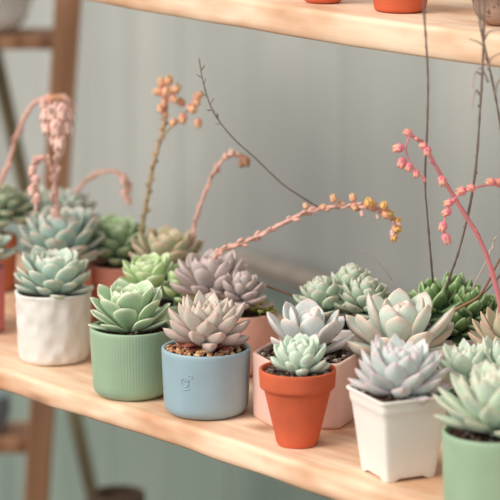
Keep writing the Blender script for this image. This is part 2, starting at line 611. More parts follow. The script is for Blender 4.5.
top, bot = ext(PD(67, 20, SY), PD(43, 400, SY), .45, FLOOR_Z + .001)
bar(st, 'leg', top, bot, .034, .034, M_stand)
dx = Vector((-.62, .1, 0)); bar(st, 'leg', top + dx, bot + dx, .034, .034, M_stand)
t2, b2 = ext(PD(3, 90, SY + .12), PD(78, 430, SY + .12), .30, FLOOR_Z + .001)
bar(st, 'strut', t2, b2, .018, .024, M_olive)
sa = PD(62, 42, SY + .03); sb = sa + Vector((-.64, .1, 0))
for (pz, mat) in ((PD(60, 43, SY).z, M_stand), (PD(35, 447, SY).z, M_stand)):
    xr = PD(60, 40, SY).x if pz > 0 else PD(38, 447, SY).x
    mb = MB(); mb.box((0, 0, 0), (.66, .11, .017), Matrix.Identity(3), .002)
    mb.build('shelf', mat, st, smooth=False, loc=Vector((xr - .335, SY + .05, pz)) - g0)
zsh = PD(60, 43, SY).z + .0085; zsl = PD(35, 447, SY).z + .0085

M_grey = ceramic('grey_glaze', (220, 221, 214), .5, .3)
M_bluegrey = ceramic('blue_grey_glaze', (120, 132, 138), .5, .3)
M_brown = ceramic('brown_clay', (92, 74, 60), .8, .2)


def bowl(name, loc, R, h, rb, mat, label, cat):
    t = thing(name, loc, label, cat)
    pr = round_prof(R, h, rb, bev=h * .3, wall=.008, belly=.10)
    m = pot_mesh(pr, seg=64); m.build('body', mat, t)
    soil_part(t, one, R - .009, h - .02, 5)
    return t


p = PD(4, 34, SY + .12)
bowl('planter', Vector((-.350, SY + .055, zsh)), .074, .12, .72, M_grey, 'large grey round planter on the top shelf of the blurred stand at left', 'planter')
p = PD(-8, 430, SY + .1)
bowl('planter', Vector((p.x, SY + .045, zsl)), .03, .055, .9, M_bluegrey, 'small blue-grey pot on the lowest shelf of the blurred stand at left', 'planter')
p = PD(118, 492, 3.25)
bowl('jar', Vector((p.x, 3.25, FLOOR_Z)), .035, p.z - FLOOR_Z, .9, M_brown, 'dark brown jar whose rim just shows below the shelf at the bottom left', 'jar')

# ================================================================== POTTED SUCCULENTS
GR = 'potted succulents on the lower shelf board'


def plant(px, py, h, label, cat='potted succulent', group=GR, z=0, rz=0):
    q = P(px, py, h + z); q.z = z
    return thing('potted_succulent', q, label, cat, group, rz)


def ros(root, name, mat, specs, stem=True):
    """specs: list of dict(c=(dx,dy,z), R=..., ...)"""
    mb = MB()
    for s in specs:
        s = dict(s); c = s.pop('c'); R = s.pop('R'); st_ = s.pop('stem', .014)
        rosette(mb, c, R, s.pop('n'), s.pop('prof'), **s)
        if stem:
            mb.tube([Vector((c[0], c[1], c[2] - st_)), Vector((c[0], c[1], c[2] + R * .25))], R * .1, R * .07, 8)
    return mb.build(name, mat, root)


def simple_pot(root, R, h, mat, rb=.86, **k):
    pot_mesh(round_prof(R, h, rb, **k)).build('pot', mat, root)


# ---- A: white hammered pot ----------------------------------------
M_white = ceramic('white_glaze', (226, 220, 212), .4, .45, .04)
A = plant(53, 290, .070, 'blue-green rosette succulent in a white pot with dimpled sides', rz=.2)
def wobA(p, a, i, r):
    if 2 < i < 22:
        v = noise.voronoi(Vector((a * 2.6, p.z * 75, 1.0)))[0][0]
        k = 1 - .075 * max(0, .7 - v) / .7 + .012 * math.sin(a * 2 + 1)
        return Vector((p.x * k, p.y * k, p.z + .0006 * math.sin(3 * a) * p.z / .066))
    k = 1 + .012 * math.sin(a * 2 + 1)
    return Vector((p.x * k, p.y * k, p.z + .0006 * math.sin(3 * a)))
pr = round_prof(.0375, .070, .93, bev=.008, wall=.0045, rim=.002)
fine = [pr[0]]
for a0, b0 in zip(pr, pr[1:]):
    fine += [b0]
pot_mesh(fine, seg=140, wob=wobA).build('pot', M_white, A)
soil_part(A, one, .033, .064, 11)
mA = succ('bluegreen_leaf', (148, 174, 156), (182, 202, 188), (224, 212, 196), .5, var=.25)
ros(A, 'rosette', mA, [dict(c=(0, -.002, .066), R=.0495, n=62, prof=OBO, wr=.44, tr=.10, e0=8, e1=86, l0=.72, l1=.62, h=.06, tilt=(4, 2), seed=4, ep=.85, cup=.16, curl=.12)])

# ---- B: green pot ---------------------------------------------------
M_green = ceramic('sage_green_glaze', (152, 175, 145), .42, .4, .04)
M_green2 = ceramic('sage_green_glaze_b', (152, 175, 145), .42, .4, .04)
B = plant(131, 326, .065, 'broad-leaved pale green rosette succulent in a fluted sage green cylinder pot', rz=0)
pot_mesh(round_prof(.0385, .065, .93, bev=.010, wall=.0035), shape=lambda a: 1 + .0022 * math.cos(84 * a), seg=672).build('pot', M_green, B)
soil_part(B, one, .0345, .0595, 12, chips=60, chipr=.0015)
mB = succ('fresh_green_leaf', (150, 178, 140), (180, 202, 164), (234, 234, 206), .5, var=.2)
ros(B, 'rosette', mB, [dict(c=(0.0, 0, .0600), R=.0495, n=44, prof=OBO, wr=.50, tr=.07, e0=12, e1=86, l0=.72, l1=.7, h=.06, tilt=(3, -3), seed=9, ep=.85, cup=.16, curl=.10, rot=.9, nu=14, nv=14)])

# ---- C: blue pot ------------------------------------------------------
M_blue = ceramic('powder_blue_glaze', (150, 173, 181), .42, .4, .04)
C = plant(206, 346.5, .061, 'dusty pink pointed rosette succulent in a powder blue pot with an embossed swirl')
pc = pot_mesh(round_prof(.0405, .061, .95, bev=.010, wall=.0038), seg=128).build('pot', M_blue, C)
soil_part(C, one, .0365, .0580, 13, chips=300, cmat=M_grav_red, chipr=.0021)
mC = succ('dusty_pink_leaf', (184, 166, 158), (196, 196, 180), (204, 168, 158), .5, var=.25)
ros(C, 'rosette', mC, [dict(c=(.001, -.002, .068), R=.0455, n=50, prof=PTD, wr=.43, tr=.15, e0=2, e1=85, l0=.74, l1=.6, h=.08, tilt=(4, 3), seed=21, ep=.85, cup=.08, curl=.12, keel=.3, stem=.014)])
mb = MB(); rnd = random.Random(5)
for i in range(26):
    a = rnd.uniform(0, 6.28); rr = rnd.uniform(.008, .027); al = Vector((math.cos(a), math.sin(a), rnd.uniform(-.3, .25))).normalized()
    nr = Vector((0, 0, 1)); sd = al.cross(nr).normalized(); nr = sd.cross(al)
    mb.leaf(Vector((math.cos(a) * rr * .5, math.sin(a) * rr * .5 - .004, .0610 + rnd.random() * .004)), Matrix((sd, al, nr)).transposed(), rnd.uniform(.011, .018), rnd.uniform(.005, .008), .0015, PTD, .6, rnd.uniform(-.1, .3), 6, 8, rnd.random(), rnd.random())
mb.build('dead_leaves', M_dry, C, label='dry reddish brown dead leaves')
# swirl emblem on the pot's front-left
mb = MB()
def on_pot(u, v, lift=.0001):
    a = math.radians(-90 - 27) + u / .0394; z = .0365 + v
    r = .0405 * lerp(.95, 1, (z - .01) / .0475) + lift
    return Vector((math.cos(a) * r, math.sin(a) * r, z))
sp = []
for i in range(60):         # ring that curls inwards like a small e
    t = i / 59; a = .35 + t * 2 * math.pi * 1.35; rr = lerp(.0040, .0012, max(0, t - .55) / .45)
    sp.append(on_pot(rr * math.cos(a), rr * math.sin(a)))
mb.tube(sp, .0005, .0005, 8)
mb.tube([on_pot(-.0034 + .0070 * i / 12, -.0074 + .0016 * (i / 12) ** 2) for i in range(13)], .0003, .0005, 8)
mb.tube([on_pot(.0048 + .0022 * math.cos(q), .0048 + .0018 * math.sin(q)) for q in [2.6 - 3.2 * i / 10 for i in range(11)]], .0003, .0003, 8)
mb.build('embossed_mark', M_blue, C)

# ---- D: terracotta pot ---------------------------------------------------
M_terra = ceramic('orange_terracotta', (202, 98, 66), .75, .2, .07, .15, 120)
D = plant(297.5, 368, .068, 'small pale green rosette succulent in a tapered orange terracotta pot')
prD = [(.006, .0008), (.0155, 0), (.0172, .0006), (.018, .002)]
for k in range(1, 12): prD.append((lerp(.018, .0292, k / 11), lerp(.002, .0500, k / 11)))
prD += [(.0296, .0508), (.0318, .0512), (.0326, .0522)]
for k in range(1, 7): prD.append((lerp(.0326, .0336, k / 6), lerp(.0522, .0668, k / 6)))
prD += [(.0334, .0676), (.0326, .068), (.0316, .068), (.0308, .0674), (.0303, .066), (.0298, .058)]
o = pot_mesh(prD, seg=96).build('pot', M_terra, D); shade_auto(o, 40)
soil_part(D, one, .0300, .0635, 14, chips=150, cmat=M_grav_dark, chipr=.0018)
mD = succ('mint_leaf', (168, 188, 170), (204, 216, 200), (214, 218, 196), .45, var=.18)
ros(D, 'rosette', mD, [dict(c=(.002, -.002, .066), R=.032, n=36, prof=CHK, wr=.44, tr=.2, e0=10, e1=84, l0=.76, l1=.65, h=.1, tilt=(8, 0), seed=31, ep=.85, cup=.12, curl=.2)])

# ---- E: pink hexagonal pot -----------------------------------------------
M_pink = ceramic('pale_pink_glaze', (226, 186, 172), .45, .35, .03)
hexp = [(0, -1, .046), (0, 1, .046), (.918, -.396, .0455), (-.918, -.396, .0455), (.918, .396, .0455), (-.918, .396, .0455)]
shE = planes_shape(hexp, 24)
E_ = plant(306, 352, .060, 'lilac grey long-leaved rosette succulent in a wide pale pink hexagonal pot')
prE = [(.2, .0008), (.93, 0), (.965, .0008), (.985, .003)]
for k in range(1, 8): prE.append((lerp(.985, 1.0, k / 7), lerp(.003, .0578, k / 7)))
prE += [(.995, .0594), (.98, .06), (.93, .06), (.915, .0594), (.905, .0575), (.90, .049)]
o = pot_mesh(prE, shE, seg=168).build('pot', M_pink, E_); shade_auto(o, 50)
soil_part(E_, shE, .905, .0545, 15, chips=220, cmat=M_grav_dark, chipr=.0018)
mE = succ('lilac_grey_leaf', (182, 186, 184), (204, 210, 208), (222, 198, 190), .45, var=.3)
ros(E_, 'rosette', mE, [dict(c=(.001, .002, .058), R=.050, n=20, prof=OBO, wr=.48, tr=.14, e0=18, e1=84, l0=.78, l1=.75, h=.05, tilt=(4, 2), seed=46, ep=.9, cup=.12, curl=.1, rot=1.2)])

# ---- F: white square plastic pot --------------------------------------------
M_plast = ceramic('white_plastic', (236, 228, 218), .38, .45, .015, .02)
sq = planes_shape([(1, 0, 1), (-1, 0, 1), (0, 1, 1), (0, -1, 1)], 16)
Fp = plant(399, 389.5, .072, 'pink-tipped pale blue rosette succulent in a tapered square white plastic pot', rz=math.radians(25))
prF = [(.006, .003), (.0215, .003), (.0225, .0008), (.0232, .0002), (.0236, .0012)]
for k in range(1, 12): prF.append((lerp(.0236, .0302, k / 11), lerp(.0012, .0575, k / 11)))
prF += [(.0308, .0592), (.0315, .0610)]
for k in range(1, 5): prF.append((lerp(.0316, .0322, k / 4), lerp(.0612, .0685, k / 4)))
prF += [(.0338, .0694), (.0341, .0705), (.0338, .0716), (.0328, .072), (.0318, .0717), (.0312, .0705), (.0306, .062)]
def zF(p, a, i):
    if 2 <= i <= 4:
        c = abs(math.cos(2 * a)); k = max(0, (c - .35) / .65)
        return Vector((p.x, p.y, p.z + .0024 * min(1, k * 2.2)))
    return p
o = pot_mesh(prF, sq, seg=160, zmod=zF).build('pot', M_plast, Fp); shade_auto(o, 45)
soil_part(Fp, sq, .0305, .0685, 16, chips=80)
mF = succ('pale_blue_leaf', (194, 192, 190), (190, 210, 202), (218, 170, 178), .48, var=.2, edge_amt=.75)
ros(Fp, 'rosette', mF, [dict(c=(0, 0, .0685), R=.0495, n=60, prof=PTD, wr=.46, tr=.11, e0=2, e1=86, l0=.74, l1=.62, h=.1, tilt=(3, 4), seed=52, ep=.85, cup=.15, curl=.14, keel=.2)])

# ---- G: right green pot ---------------------------------------------------
G = plant(492, 430, .062, 'whitish green layered rosette succulent in the sage green pot cut off at the right edge')
pot_mesh(round_prof(.0400, .062, .95, bev=.006, wall=.0035)).build('pot', M_green2, G)
soil_part(G, one, .036, .056, 17, chips=60)
mG = succ('whitish_green_leaf', (162, 184, 156), (214, 222, 206), (214, 190, 168), .5, var=.2, edge_amt=.8)
ros(G, 'rosette', mG, [dict(c=(.002, 0, .0630), R=.056, n=50, prof=PTD, wr=.36, tr=.10, e0=4, e1=86, l0=.8, l1=.7, h=.1, tilt=(3, -4), seed=61, ep=.85, cup=.2, curl=.12)])

# ---- H/N: salmon pot with purple rosettes -------------------------------------
M_salmon = ceramic('salmon_glaze', (226, 170, 150), .6, .25, .04)
Hn = plant(240, 310, .060, 'dusky purple rosette succulents in a rounded salmon pink pot behind the blue pot')
simple_pot(Hn, .036, .060, M_salmon, .98, bev=.012, belly=.06)
soil_part(Hn, one, .032, .054, 18)
mN = succ('dusky_purple_leaf', (154, 143, 138), (190, 178, 174), (198, 172, 168), .5, var=.3)
ros(Hn, 'rosette', mN, [dict(c=(-.026, .010, .074), R=.045, n=36, prof=CHK, wr=.44, tr=.18, e0=0, e1=84, l0=.85, l1=.65, h=.1, tilt=(4, -6), seed=71, ep=.9, cup=.15, curl=.18, stem=.03)])
ros(Hn, 'rosette', mN, [dict(c=(.000, -.014, .073), R=.028, n=34, prof=CHK, wr=.55, tr=.24, e0=-12, e1=82, l1=.55, h=.5, tilt=(8, 8), seed=72, ep=.9, cup=.15, curl=.25, stem=.02)])
mNg = succ('yellow_green_sprout', (120, 140, 60), (168, 180, 80), (190, 190, 110), .5)
ros(Hn, 'side_sprout', mNg, [dict(c=(.019, -.016, .063), R=.012, n=16, prof=CHK, wr=.5, tr=.3, e0=-10, e1=75, l1=.6, h=.4, seed=73, nu=7, nv=8),
                             dict(c=(.026, -.008, .062), R=.010, n=14, prof=CHK, wr=.5, tr=.3, e0=-10, e1=75, l1=.6, h=.4, seed=74, nu=7, nv=8)])

# ---- I: haworthia -----------------------------------------------------------
M_lilacwhite = ceramic('cream_glaze', (214, 206, 202), .45, .35, .03)
I_ = plant(455, 331, .064, 'dark green chunky-leaved haworthia clump in a cream white pot at the right')
simple_pot(I_, .039, .064, M_lilacwhite, .88)
soil_part(I_, one, .035, .058, 19)
mI = succ('deep_green_leaf', (44, 74, 40), (104, 138, 80), (168, 188, 138), .35, sss=.15, var=.4)
sps = []
rr = random.Random(8)
for (x, y, z, R, e) in ((-.020, -.006, .082, .031, 55), (.010, -.008, .078, .030, 50), (.000, .014, .084, .031, 60), (-.036, .006, .076, .024, 50), (.026, .008, .074, .024, 50),
                        (.000, -.020, .066, .026, 30)):
    sps.append(dict(c=(x, y, z), R=R, n=20, prof=PTD, wr=.56, tr=.24, e0=-25, e1=78, l1=.85, h=.2, tilt=(rr.uniform(0, 16), x * 500), seed=rr.randint(1, 999), ep=.7, cup=.0, curl=.12, keel=.2, stem=.022))
ros(I_, 'rosette', mI, sps)

# ---- J: big pale graptopetalum --------------------------------------------
J = plant(399, 362, .050, 'largest pale thick-leaved rosette succulent standing behind the square white pot')
simple_pot(J, .033, .050, M_lilacwhite, .88)
soil_part(J, one, .029, .045, 20)
mJ = succ('cream_green_leaf', (186, 192, 178), (198, 210, 198), (220, 192, 178), .42, var=.22, sss=.3)
ros(J, 'rosette', mJ, [dict(c=(0, 0, .058), R=.060, n=26, prof=OBO, wr=.44, tr=.18, e0=4, e1=84, l0=.8, l1=.7, h=.08, tilt=(2, 3), seed=88, ep=.9, cup=.04, curl=.12, rot=1.0, nu=14, nv=14)])

# ---- K: dense blue-green cluster ---------------------------------------------
K = plant(345, 322, .060, 'dense crested blue-green succulent behind the pink hexagonal pot')
simple_pot(K, .035, .060, M_lilacwhite, .88)
soil_part(K, one, .031, .054, 21)
mK = succ('grey_green_crest_leaf', (138, 158, 132), (178, 196, 178), (206, 196, 178), .5, var=.3)
ros(K, 'rosette', mK, [dict(c=(.016, -.010, .072), R=.033, n=44, prof=CHK, wr=.55, tr=.2, e0=-8, e1=84, l1=.55, h=.5, tilt=(8, 8), seed=91, ep=.85, cup=.15, curl=.2),
                       dict(c=(-.018, .000, .070), R=.032, n=38, prof=CHK, wr=.52, tr=.2, e0=-8, e1=84, l1=.6, h=.5, tilt=(2, -12), seed=92, ep=.85, cup=.15, curl=.2),
                       dict(c=(.006, .014, .078), R=.032, n=38, prof=CHK, wr=.52, tr=.2, e0=-8, e1=84, l1=.6, h=.5, tilt=(-4, 2), seed=93, ep=.85, cup=.15, curl=.2)])

# ---- L: bright green behind green pot -------------------------------------------
Lp = plant(160, 300, .058, 'light yellow-green rosette succulent directly behind the sage green fluted pot')
simple_pot(Lp, .034, .058, M_green, .9)
soil_part(Lp, one, .030, .052, 22)
mL = succ('light_green_leaf', (152, 184, 126), (196, 212, 158), (214, 222, 188), .45, var=.22)
ros(Lp, 'rosette', mL, [dict(c=(-.009, -.004, .070), R=.036, n=42, prof=OBO, wr=.5, tr=.12, e0=2, e1=85, l0=.78, l1=.65, h=.1, ep=.85, tilt=(6, -6), seed=101, cup=.3, curl=.22),
                        dict(c=(.016, -.004, .062), R=.033, n=40, prof=OBO, wr=.5, tr=.12, e0=-2, e1=85, l0=.78, l1=.65, h=.1, ep=.85, tilt=(6, 14), seed=102, cup=.3, curl=.22)])

# ---- M: olive pink rosette ----------------------------------------------------
M_dgreen = ceramic('dark_green_plastic', (66, 78, 66), .5, .3)
Mp = plant(172, 272, .060, 'olive and dusty pink rosette succulent in a dark pot in the back row')
simple_pot(Mp, .032, .060, M_dgreen, .82)
soil_part(Mp, one, .028, .054, 23)
mM = succ('olive_pink_leaf', (156, 150, 124), (176, 182, 148), (204, 172, 148), .5, var=.3)
ros(Mp, 'rosette', mM, [dict(c=(-.006, 0, .064), R=.046, n=38, prof=OBO, wr=.5, tr=.14, e0=6, e1=84, l0=.88, l1=.65, h=.08, tilt=(4, 2), seed=111, ep=.9, cup=.15, curl=.15)])

# ---- O: back green in terracotta pink pot -------------------------------------------
M_tpink = ceramic('pinkish_terracotta', (230, 160, 140), .75, .2, .05)
Op = plant(120, 262, .060, 'green cushiony rosette succulent in a pinkish terracotta pot in the back row')
simple_pot(Op, .035, .060, M_tpink, .85)
soil_part(Op, one, .031, .054, 24)
mO = succ('mid_green_leaf', (108, 134, 96), (160, 182, 140), (180, 196, 160), .5, var=.3)
ros(Op, 'rosette', mO, [dict(c=(-.003, 0, .064), R=.046, n=50, prof=OBO, wr=.48, tr=.15, e0=2, e1=84, l0=.78, l1=.65, h=.12, tilt=(4, 0), seed=123, ep=.85, cup=.15, curl=.2)])

# ---- P2: second blue-green behind white pot ------------------------------------------
Pp = plant(62, 268, .060, 'blue-green pink-edged rosette succulent in a pink clay pot behind the white dimpled pot')
simple_pot(Pp, .032, .060, M_tpink, .9)
soil_part(Pp, one, .028, .054, 25)
mP = succ('blue_pinkedge_leaf', (142, 168, 156), (176, 198, 188), (208, 182, 170), .5, var=.25)
ros(Pp, 'rosette', mP, [dict(c=(0, -.002, .072), R=.055, n=60, prof=OBO, wr=.42, tr=.11, e0=2, e1=86, l0=.8, l1=.65, h=.1, tilt=(4, 0), seed=131, ep=.85, cup=.15, curl=.16, stem=.024)])

# ---- S: bluish in the back left ---------------------------------------------------
Sp = plant(52, 232, .060, 'hazy blue-green succulent at the rear of the back row on the left')
simple_pot(Sp, .032, .060, M_dgreen, .85)
soil_part(Sp, one, .028, .054, 26)
ros(Sp, 'rosette', mP, [dict(c=(-.012, 0, .078), R=.034, n=40, prof=LNG, wr=.42, tr=.2, e0=0, e1=80, l1=.5, h=.42, tilt=(8, -8), seed=141, cup=.2, curl=.2, stem=.024),
                        dict(c=(.018, 0, .078), R=.034, n=40, prof=LNG, wr=.42, tr=.2, e0=0, e1=80, l1=.5, h=.42, tilt=(4, 10), seed=142, cup=.2, curl=.2, stem=.024)])

# ---- Q: terracotta pot at far left --------------------------------------------------
M_orange = ceramic('orange_clay', (206, 122, 88), .75, .2, .05)
Qp = plant(-12, 236, .060, 'grey-green bushy succulent in an orange clay pot at the far left back')
simple_pot(Qp, .033, .060, M_orange, .86)
soil_part(Qp, one, .029, .054, 27)
mQ = succ('soft_grey_green_leaf', (126, 146, 116), (168, 184, 156), (190, 190, 164), .5, var=.3)
ros(Qp, 'rosette', mQ, [dict(c=(.014, 0, .082), R=.036, n=44, prof=OBO, wr=.5, tr=.2, e0=-8, e1=80, l1=.45, h=.6, tilt=(6, 8), seed=151, stem=.028),
                        dict(c=(-.018, .004, .080), R=.034, n=40, prof=OBO, wr=.5, tr=.2, e0=-8, e1=80, l1=.45, h=.6, tilt=(6, -8), seed=152, stem=.028)])

# ---- R: pink pot cut off left -------------------------------------------------------
M_rose = ceramic('rose_pink_glaze', (218, 132, 130), .5, .3, .04)
Rp = plant(-30, 266, .068, 'blue-green succulent in a rose pink pot cut off by the left edge')
simple_pot(Rp, .036, .068, M_rose, .95)
soil_part(Rp, one, .032, .062, 28)
ros(Rp, 'rosette', mA, [dict(c=(0, 0, .078), R=.044, n=44, prof=OBO, wr=.5, tr=.17, e0=0, e1=80, l1=.42, h=.36, tilt=(8, 2), seed=161, stem=.018)])

# ---- T: olive pointed plant at right edge ----------------------------------------------
Tp = plant(515, 357, .060, 'olive pink pointed rosette succulent at the right edge behind the front green pot')
simple_pot(Tp, .029, .060, M_lilacwhite, .85)
soil_part(Tp, one, .025, .054, 29)
mT = succ('olive_blush_leaf', (164, 158, 132), (190, 186, 156), (208, 162, 146), .5, var=.25)
ros(Tp, 'rosette', mT, [dict(c=(-.004, 0, .062), R=.048, n=34, prof=PTD, wr=.4, tr=.12, e0=14, e1=85, l0=.8, l1=.75, h=.08, tilt=(4, -2), seed=171, ep=.9, cup=.2, curl=.15)])

# ---- U: whitish rosette behind the right green pot ---------------------------------------
Up = plant(484, 392, .058, 'frosty white-green rosette succulent between the front green pot and the haworthia')
simple_pot(Up, .033, .058, M_green2, .9)
soil_part(Up, one, .029, .052, 30)
mU = succ('frosty_leaf', (160, 182, 160), (208, 218, 204), (222, 214, 196), .5, var=.2)
ros(Up, 'rosette', mU, [dict(c=(-.014, -.002, .068), R=.036, n=36, prof=PTD, wr=.42, tr=.12, e0=4, e1=85, l0=.8, l1=.65, h=.1, ep=.85, tilt=(4, -6), seed=181, cup=.25, curl=.22),
                        dict(c=(.016, .002, .070), R=.038, n=36, prof=PTD, wr=.42, tr=.12, e0=4, e1=85, l0=.8, l1=.65, h=.1, ep=.85, tilt=(4, 6), seed=182, cup=.25, curl=.22)])

# ================================================================== FLOWER STEMS
M_pinkstem = tinted('pink_stem', (206, 156, 140), (224, 178, 162), .65, 0)
M_palepink = tinted('pale_pink_stem', (216, 174, 160), (230, 194, 182), .6, .03)
M_olivestem = tinted('olive_stem', (152, 146, 98), (208, 164, 138), .6, .03)
M_greystem = tinted('dry_grey_stem', (122, 108, 98), (146, 134, 124), .7, 0)
M_brownstem = tinted('brown_stem', (132, 92, 66), (150, 112, 84), .7, 0)
M_palestem = tinted('straw_stem', (176, 162, 146), (196, 186, 172), .7, 0)
M_rosestem = tinted('rose_red_stem', (208, 124, 126), (224, 142, 144), .55, 0)
F_peach = tinted('peach_flower', (228, 158, 142), (240, 194, 140), .55, .03)
F_orange = tinted('orange_flower', (230, 160, 140), (246, 200, 96), .55, .03)
F_pink = tinted('pink_yellow_flower', (226, 112, 138), (246, 180, 146), .55, 0)
F_soft = tinted('soft_pink_flower', (226, 178, 166), (236, 200, 182), .6, .02)
F_brown = tinted('withered_flower', (176, 120, 100), (160, 130, 90), .6, .1)
flower_mesh('peach', F_peach, .0095, .0037)
flower_mesh('orange', F_orange, .0085, .0036, .35)
flower_mesh('pink', F_pink, .0075, .0030, .5)
flower_mesh('soft', F_soft, .012, .0042, .5)
flower_mesh('brown', F_brown, .009, .0032, .5)


def flowers(stem, root, key, Y, lst):
    """lst: (px, py, dir_x, dir_z, scale): base pixel of each flower on its own short stalk"""
    rnd = random.Random(len(lst) * 7 + int(Y * 1000))
    for (x, y, dx, dz, sc) in lst:
        dr = Vector((dx + rnd.uniform(-.3, .3), rnd.uniform(-.6, .2), dz)).normalized()
        put_flower(stem, root, key, PD(x, y, Y + rnd.uniform(-.005, .005)) - dr * (.0042 * sc), dr, sc * rnd.uniform(.9, 1.12))


YP = Pp.location.y; YS = Sp.location.y; YO = Op.location.y; YM = Mp.location.y; YH = Hn.location.y; YI = I_.location.y; YT = Tp.location.y; YQ = Qp.location.y
# a: big arching stalk, far left
s = stem_part(Qp, 'flower_stem', path_px([(-8, 215), (-3, 190), (8, 165), (18, 133), (30, 108), (42, 99), (56, 97), (66, 101)], YQ - .01, YQ - .05), .0028, .0020, M_pinkstem, (16, .010, 3, CHK, 28, .3, .2, 1, .3))
flowers(s, Qp, 'soft', YQ - .05, [(45, 101, -.3, -1, 1.05), (52, 100, -.1, -1, 1.2), (60, 99, .2, -1, 1.1), (66, 101, .5, -1, 1.2), (70, 104, .5, -1, .9)])
flowers(s, Qp, 'peach', YQ - .06, [(50, 99, 1, .15, 1.0), (57, 98, 1, 0, .9)])
# b: two stalks from the blue-green plant behind the white pot
s = stem_part(Pp, 'flower_stem', path_px([(57, 245), (57, 215), (55, 190), (57, 165), (60, 145), (58, 125), (55, 112)], YP, YP - .02), .0026, .0018, M_palepink, (26, .013, 5, CHK, 22, .34, .12, 1, .34))
flowers(s, Pp, 'soft', YP - .02, [(47, 112, -.3, -1, 1.0), (54, 110, 0, -1, 1.3), (62, 108, .2, -1, 1.3), (68, 112, .3, -1, 1.1), (46, 125, -.1, -1, 1.0), (56, 124, 0, -1, 1.3), (65, 124, .1, -1, 1.2), (60, 138, 0, -1, 1.1), (54, 136, 0, -1, 1.0)])
s = stem_part(Pp, 'flower_stem', path_px([(60, 245), (58, 210), (55, 185), (52, 168), (44, 158), (37, 163), (34, 175), (34, 190), (36, 205)], YP - .02, YP - .035), .0020, .0014, M_pinkstem, (34, .009, 6, CHK, 24, .4, .25, 1, .35))
flowers(s, Pp, 'soft', YP - .035, [(33, 168, -.2, -1, .8), (36, 178, 0, -1, .85), (32, 188, 0, -1, .8), (37, 196, .1, -1, .75)])
# c: arch from the rear left plant
s = stem_part(Sp, 'flower_stem', path_px([(70, 215), (72, 202), (79, 188), (92, 176), (108, 171), (120, 174), (127, 186), (127, 198)], YS, YS - .02), .0024, .0016, M_pinkstem, (16, .009, 7, CHK, 26, .35, .15, 1, .3))
flowers(s, Sp, 'soft', YS - .02, [(124, 178, 0, -1, .8), (128, 184, .1, -1, .85), (124, 192, 0, -1, .85), (128, 198, 0, -1, .8)])
# d: olive stalk with peach flowers
s = stem_part(Op, 'flower_stem', path_px([(140, 245), (142, 228), (146, 205), (151, 175), (157, 150), (163, 130), (166, 110), (164, 98)], YO - .01, YO - .04), .0026, .0016, M_olivestem, (24, .0085, 9, CHK, 42, .5, .1, .85, .35))
stem_b = stem_part(Op, 'flower_stem', path_px([(161, 137), (172, 126), (182, 116), (192, 105), (197, 99)], YO - .035, YO - .04), .0013, .0010, M_olivestem)
flowers(s, Op, 'peach', YO - .04, [(162, 84, -.3, 1, .9), (168, 82, .3, 1, .9), (160, 92, -.8, .2, .95), (165, 94, 0, .4, 1), (174, 91, .6, 1, .95), (173, 99, .8, -.3, .9), (165, 101, -.2, -1, .85), (161, 107, -.4, -1, .8), (164, 113, .3, -1, .6)])
flowers(stem_b, Op, 'peach', YO - .04, [(182, 103, -.6, .8, .9), (191, 107, .2, -.3, 1.0), (197, 97, .9, .8, .95), (195, 102, .8, -.2, .7), (183, 117, -.2, -.8, 1), (174, 122, -.6, -.6, .85), (198, 122, 0, -1, 1)])
# f: thin pink stalk in the middle
s = stem_part(Mp, 'flower_stem', path_px([(188, 252), (192, 236), (197, 215), (205, 193), (214, 172), (224, 159), (234, 155), (243, 160)], YM, YM - .02), .0022, .0014, M_pinkstem, (22, .0085, 11, CHK, 24, .35, .1, .9, .3))
flowers(s, Mp, 'soft', YM - .02, [(226, 158, -.3, 1, .55), (231, 155, .3, 1, .6), (236, 155, .6, .4, .6)])
flowers(s, Mp, 'brown', YM - .02, [(243, 158, .3, -1, .95), (246, 160, .2, -1, 1.0), (241, 163, 0, -1, .8)])
# g: long segmented pink stalk
s = stem_part(Hn, 'flower_stem', path_px([(212, 262), (222, 250), (245, 242), (270, 230), (300, 215), (325, 208), (350, 206), (375, 209), (390, 217), (396, 226)], YH + .005, YH - .03), .0024, .0013, M_pinkstem, (56, .009, 13, CHK, 26, .42, .05, .95, .36))
flowers(s, Hn, 'peach', YH - .02, [(306, 207, -.3, 1, .6), (334, 200, -.2, 1, .65), (340, 204, .3, .3, .7), (353, 199, 0, 1, .75), (354, 206, .2, -.4, .7), (366, 207, -.4, 1, .5), (323, 208, .4, .8, .55)])
flowers(s, Hn, 'orange', YH - .03, [(369, 203, -.3, .6, 1.05), (372, 206, .4, .2, .9), (384, 206, .3, .9, .95), (386, 214, .9, -.1, .95), (397, 221, .6, .4, .8), (396, 227, .5, -.6, .9), (394, 236, -.3, -1, .8)])
flowers(s, Hn, 'soft', YH - .03, [(362, 212, 0, -1, .4), (378, 215, .2, -1, .4), (393, 231, -.3, -1, .5)])
stem_part(Hn, 'dry_twig', path_px([(322, 210), (308, 201), (297, 194), (280, 182), (255, 158), (237, 142), (222, 125), (211, 107), (203, 82), (199, 58)], YH - .01, YH - .05), .0010, .0007, M_greystem, (11, .0085, 15, LNG, 50, .16, .66, .98, .15))
stem_part(Hn, 'dry_twig', path_px([(243, 278), (256, 282), (275, 289), (300, 298)], YH + .01, YH + .03), .0015, .0010, M_brownstem)
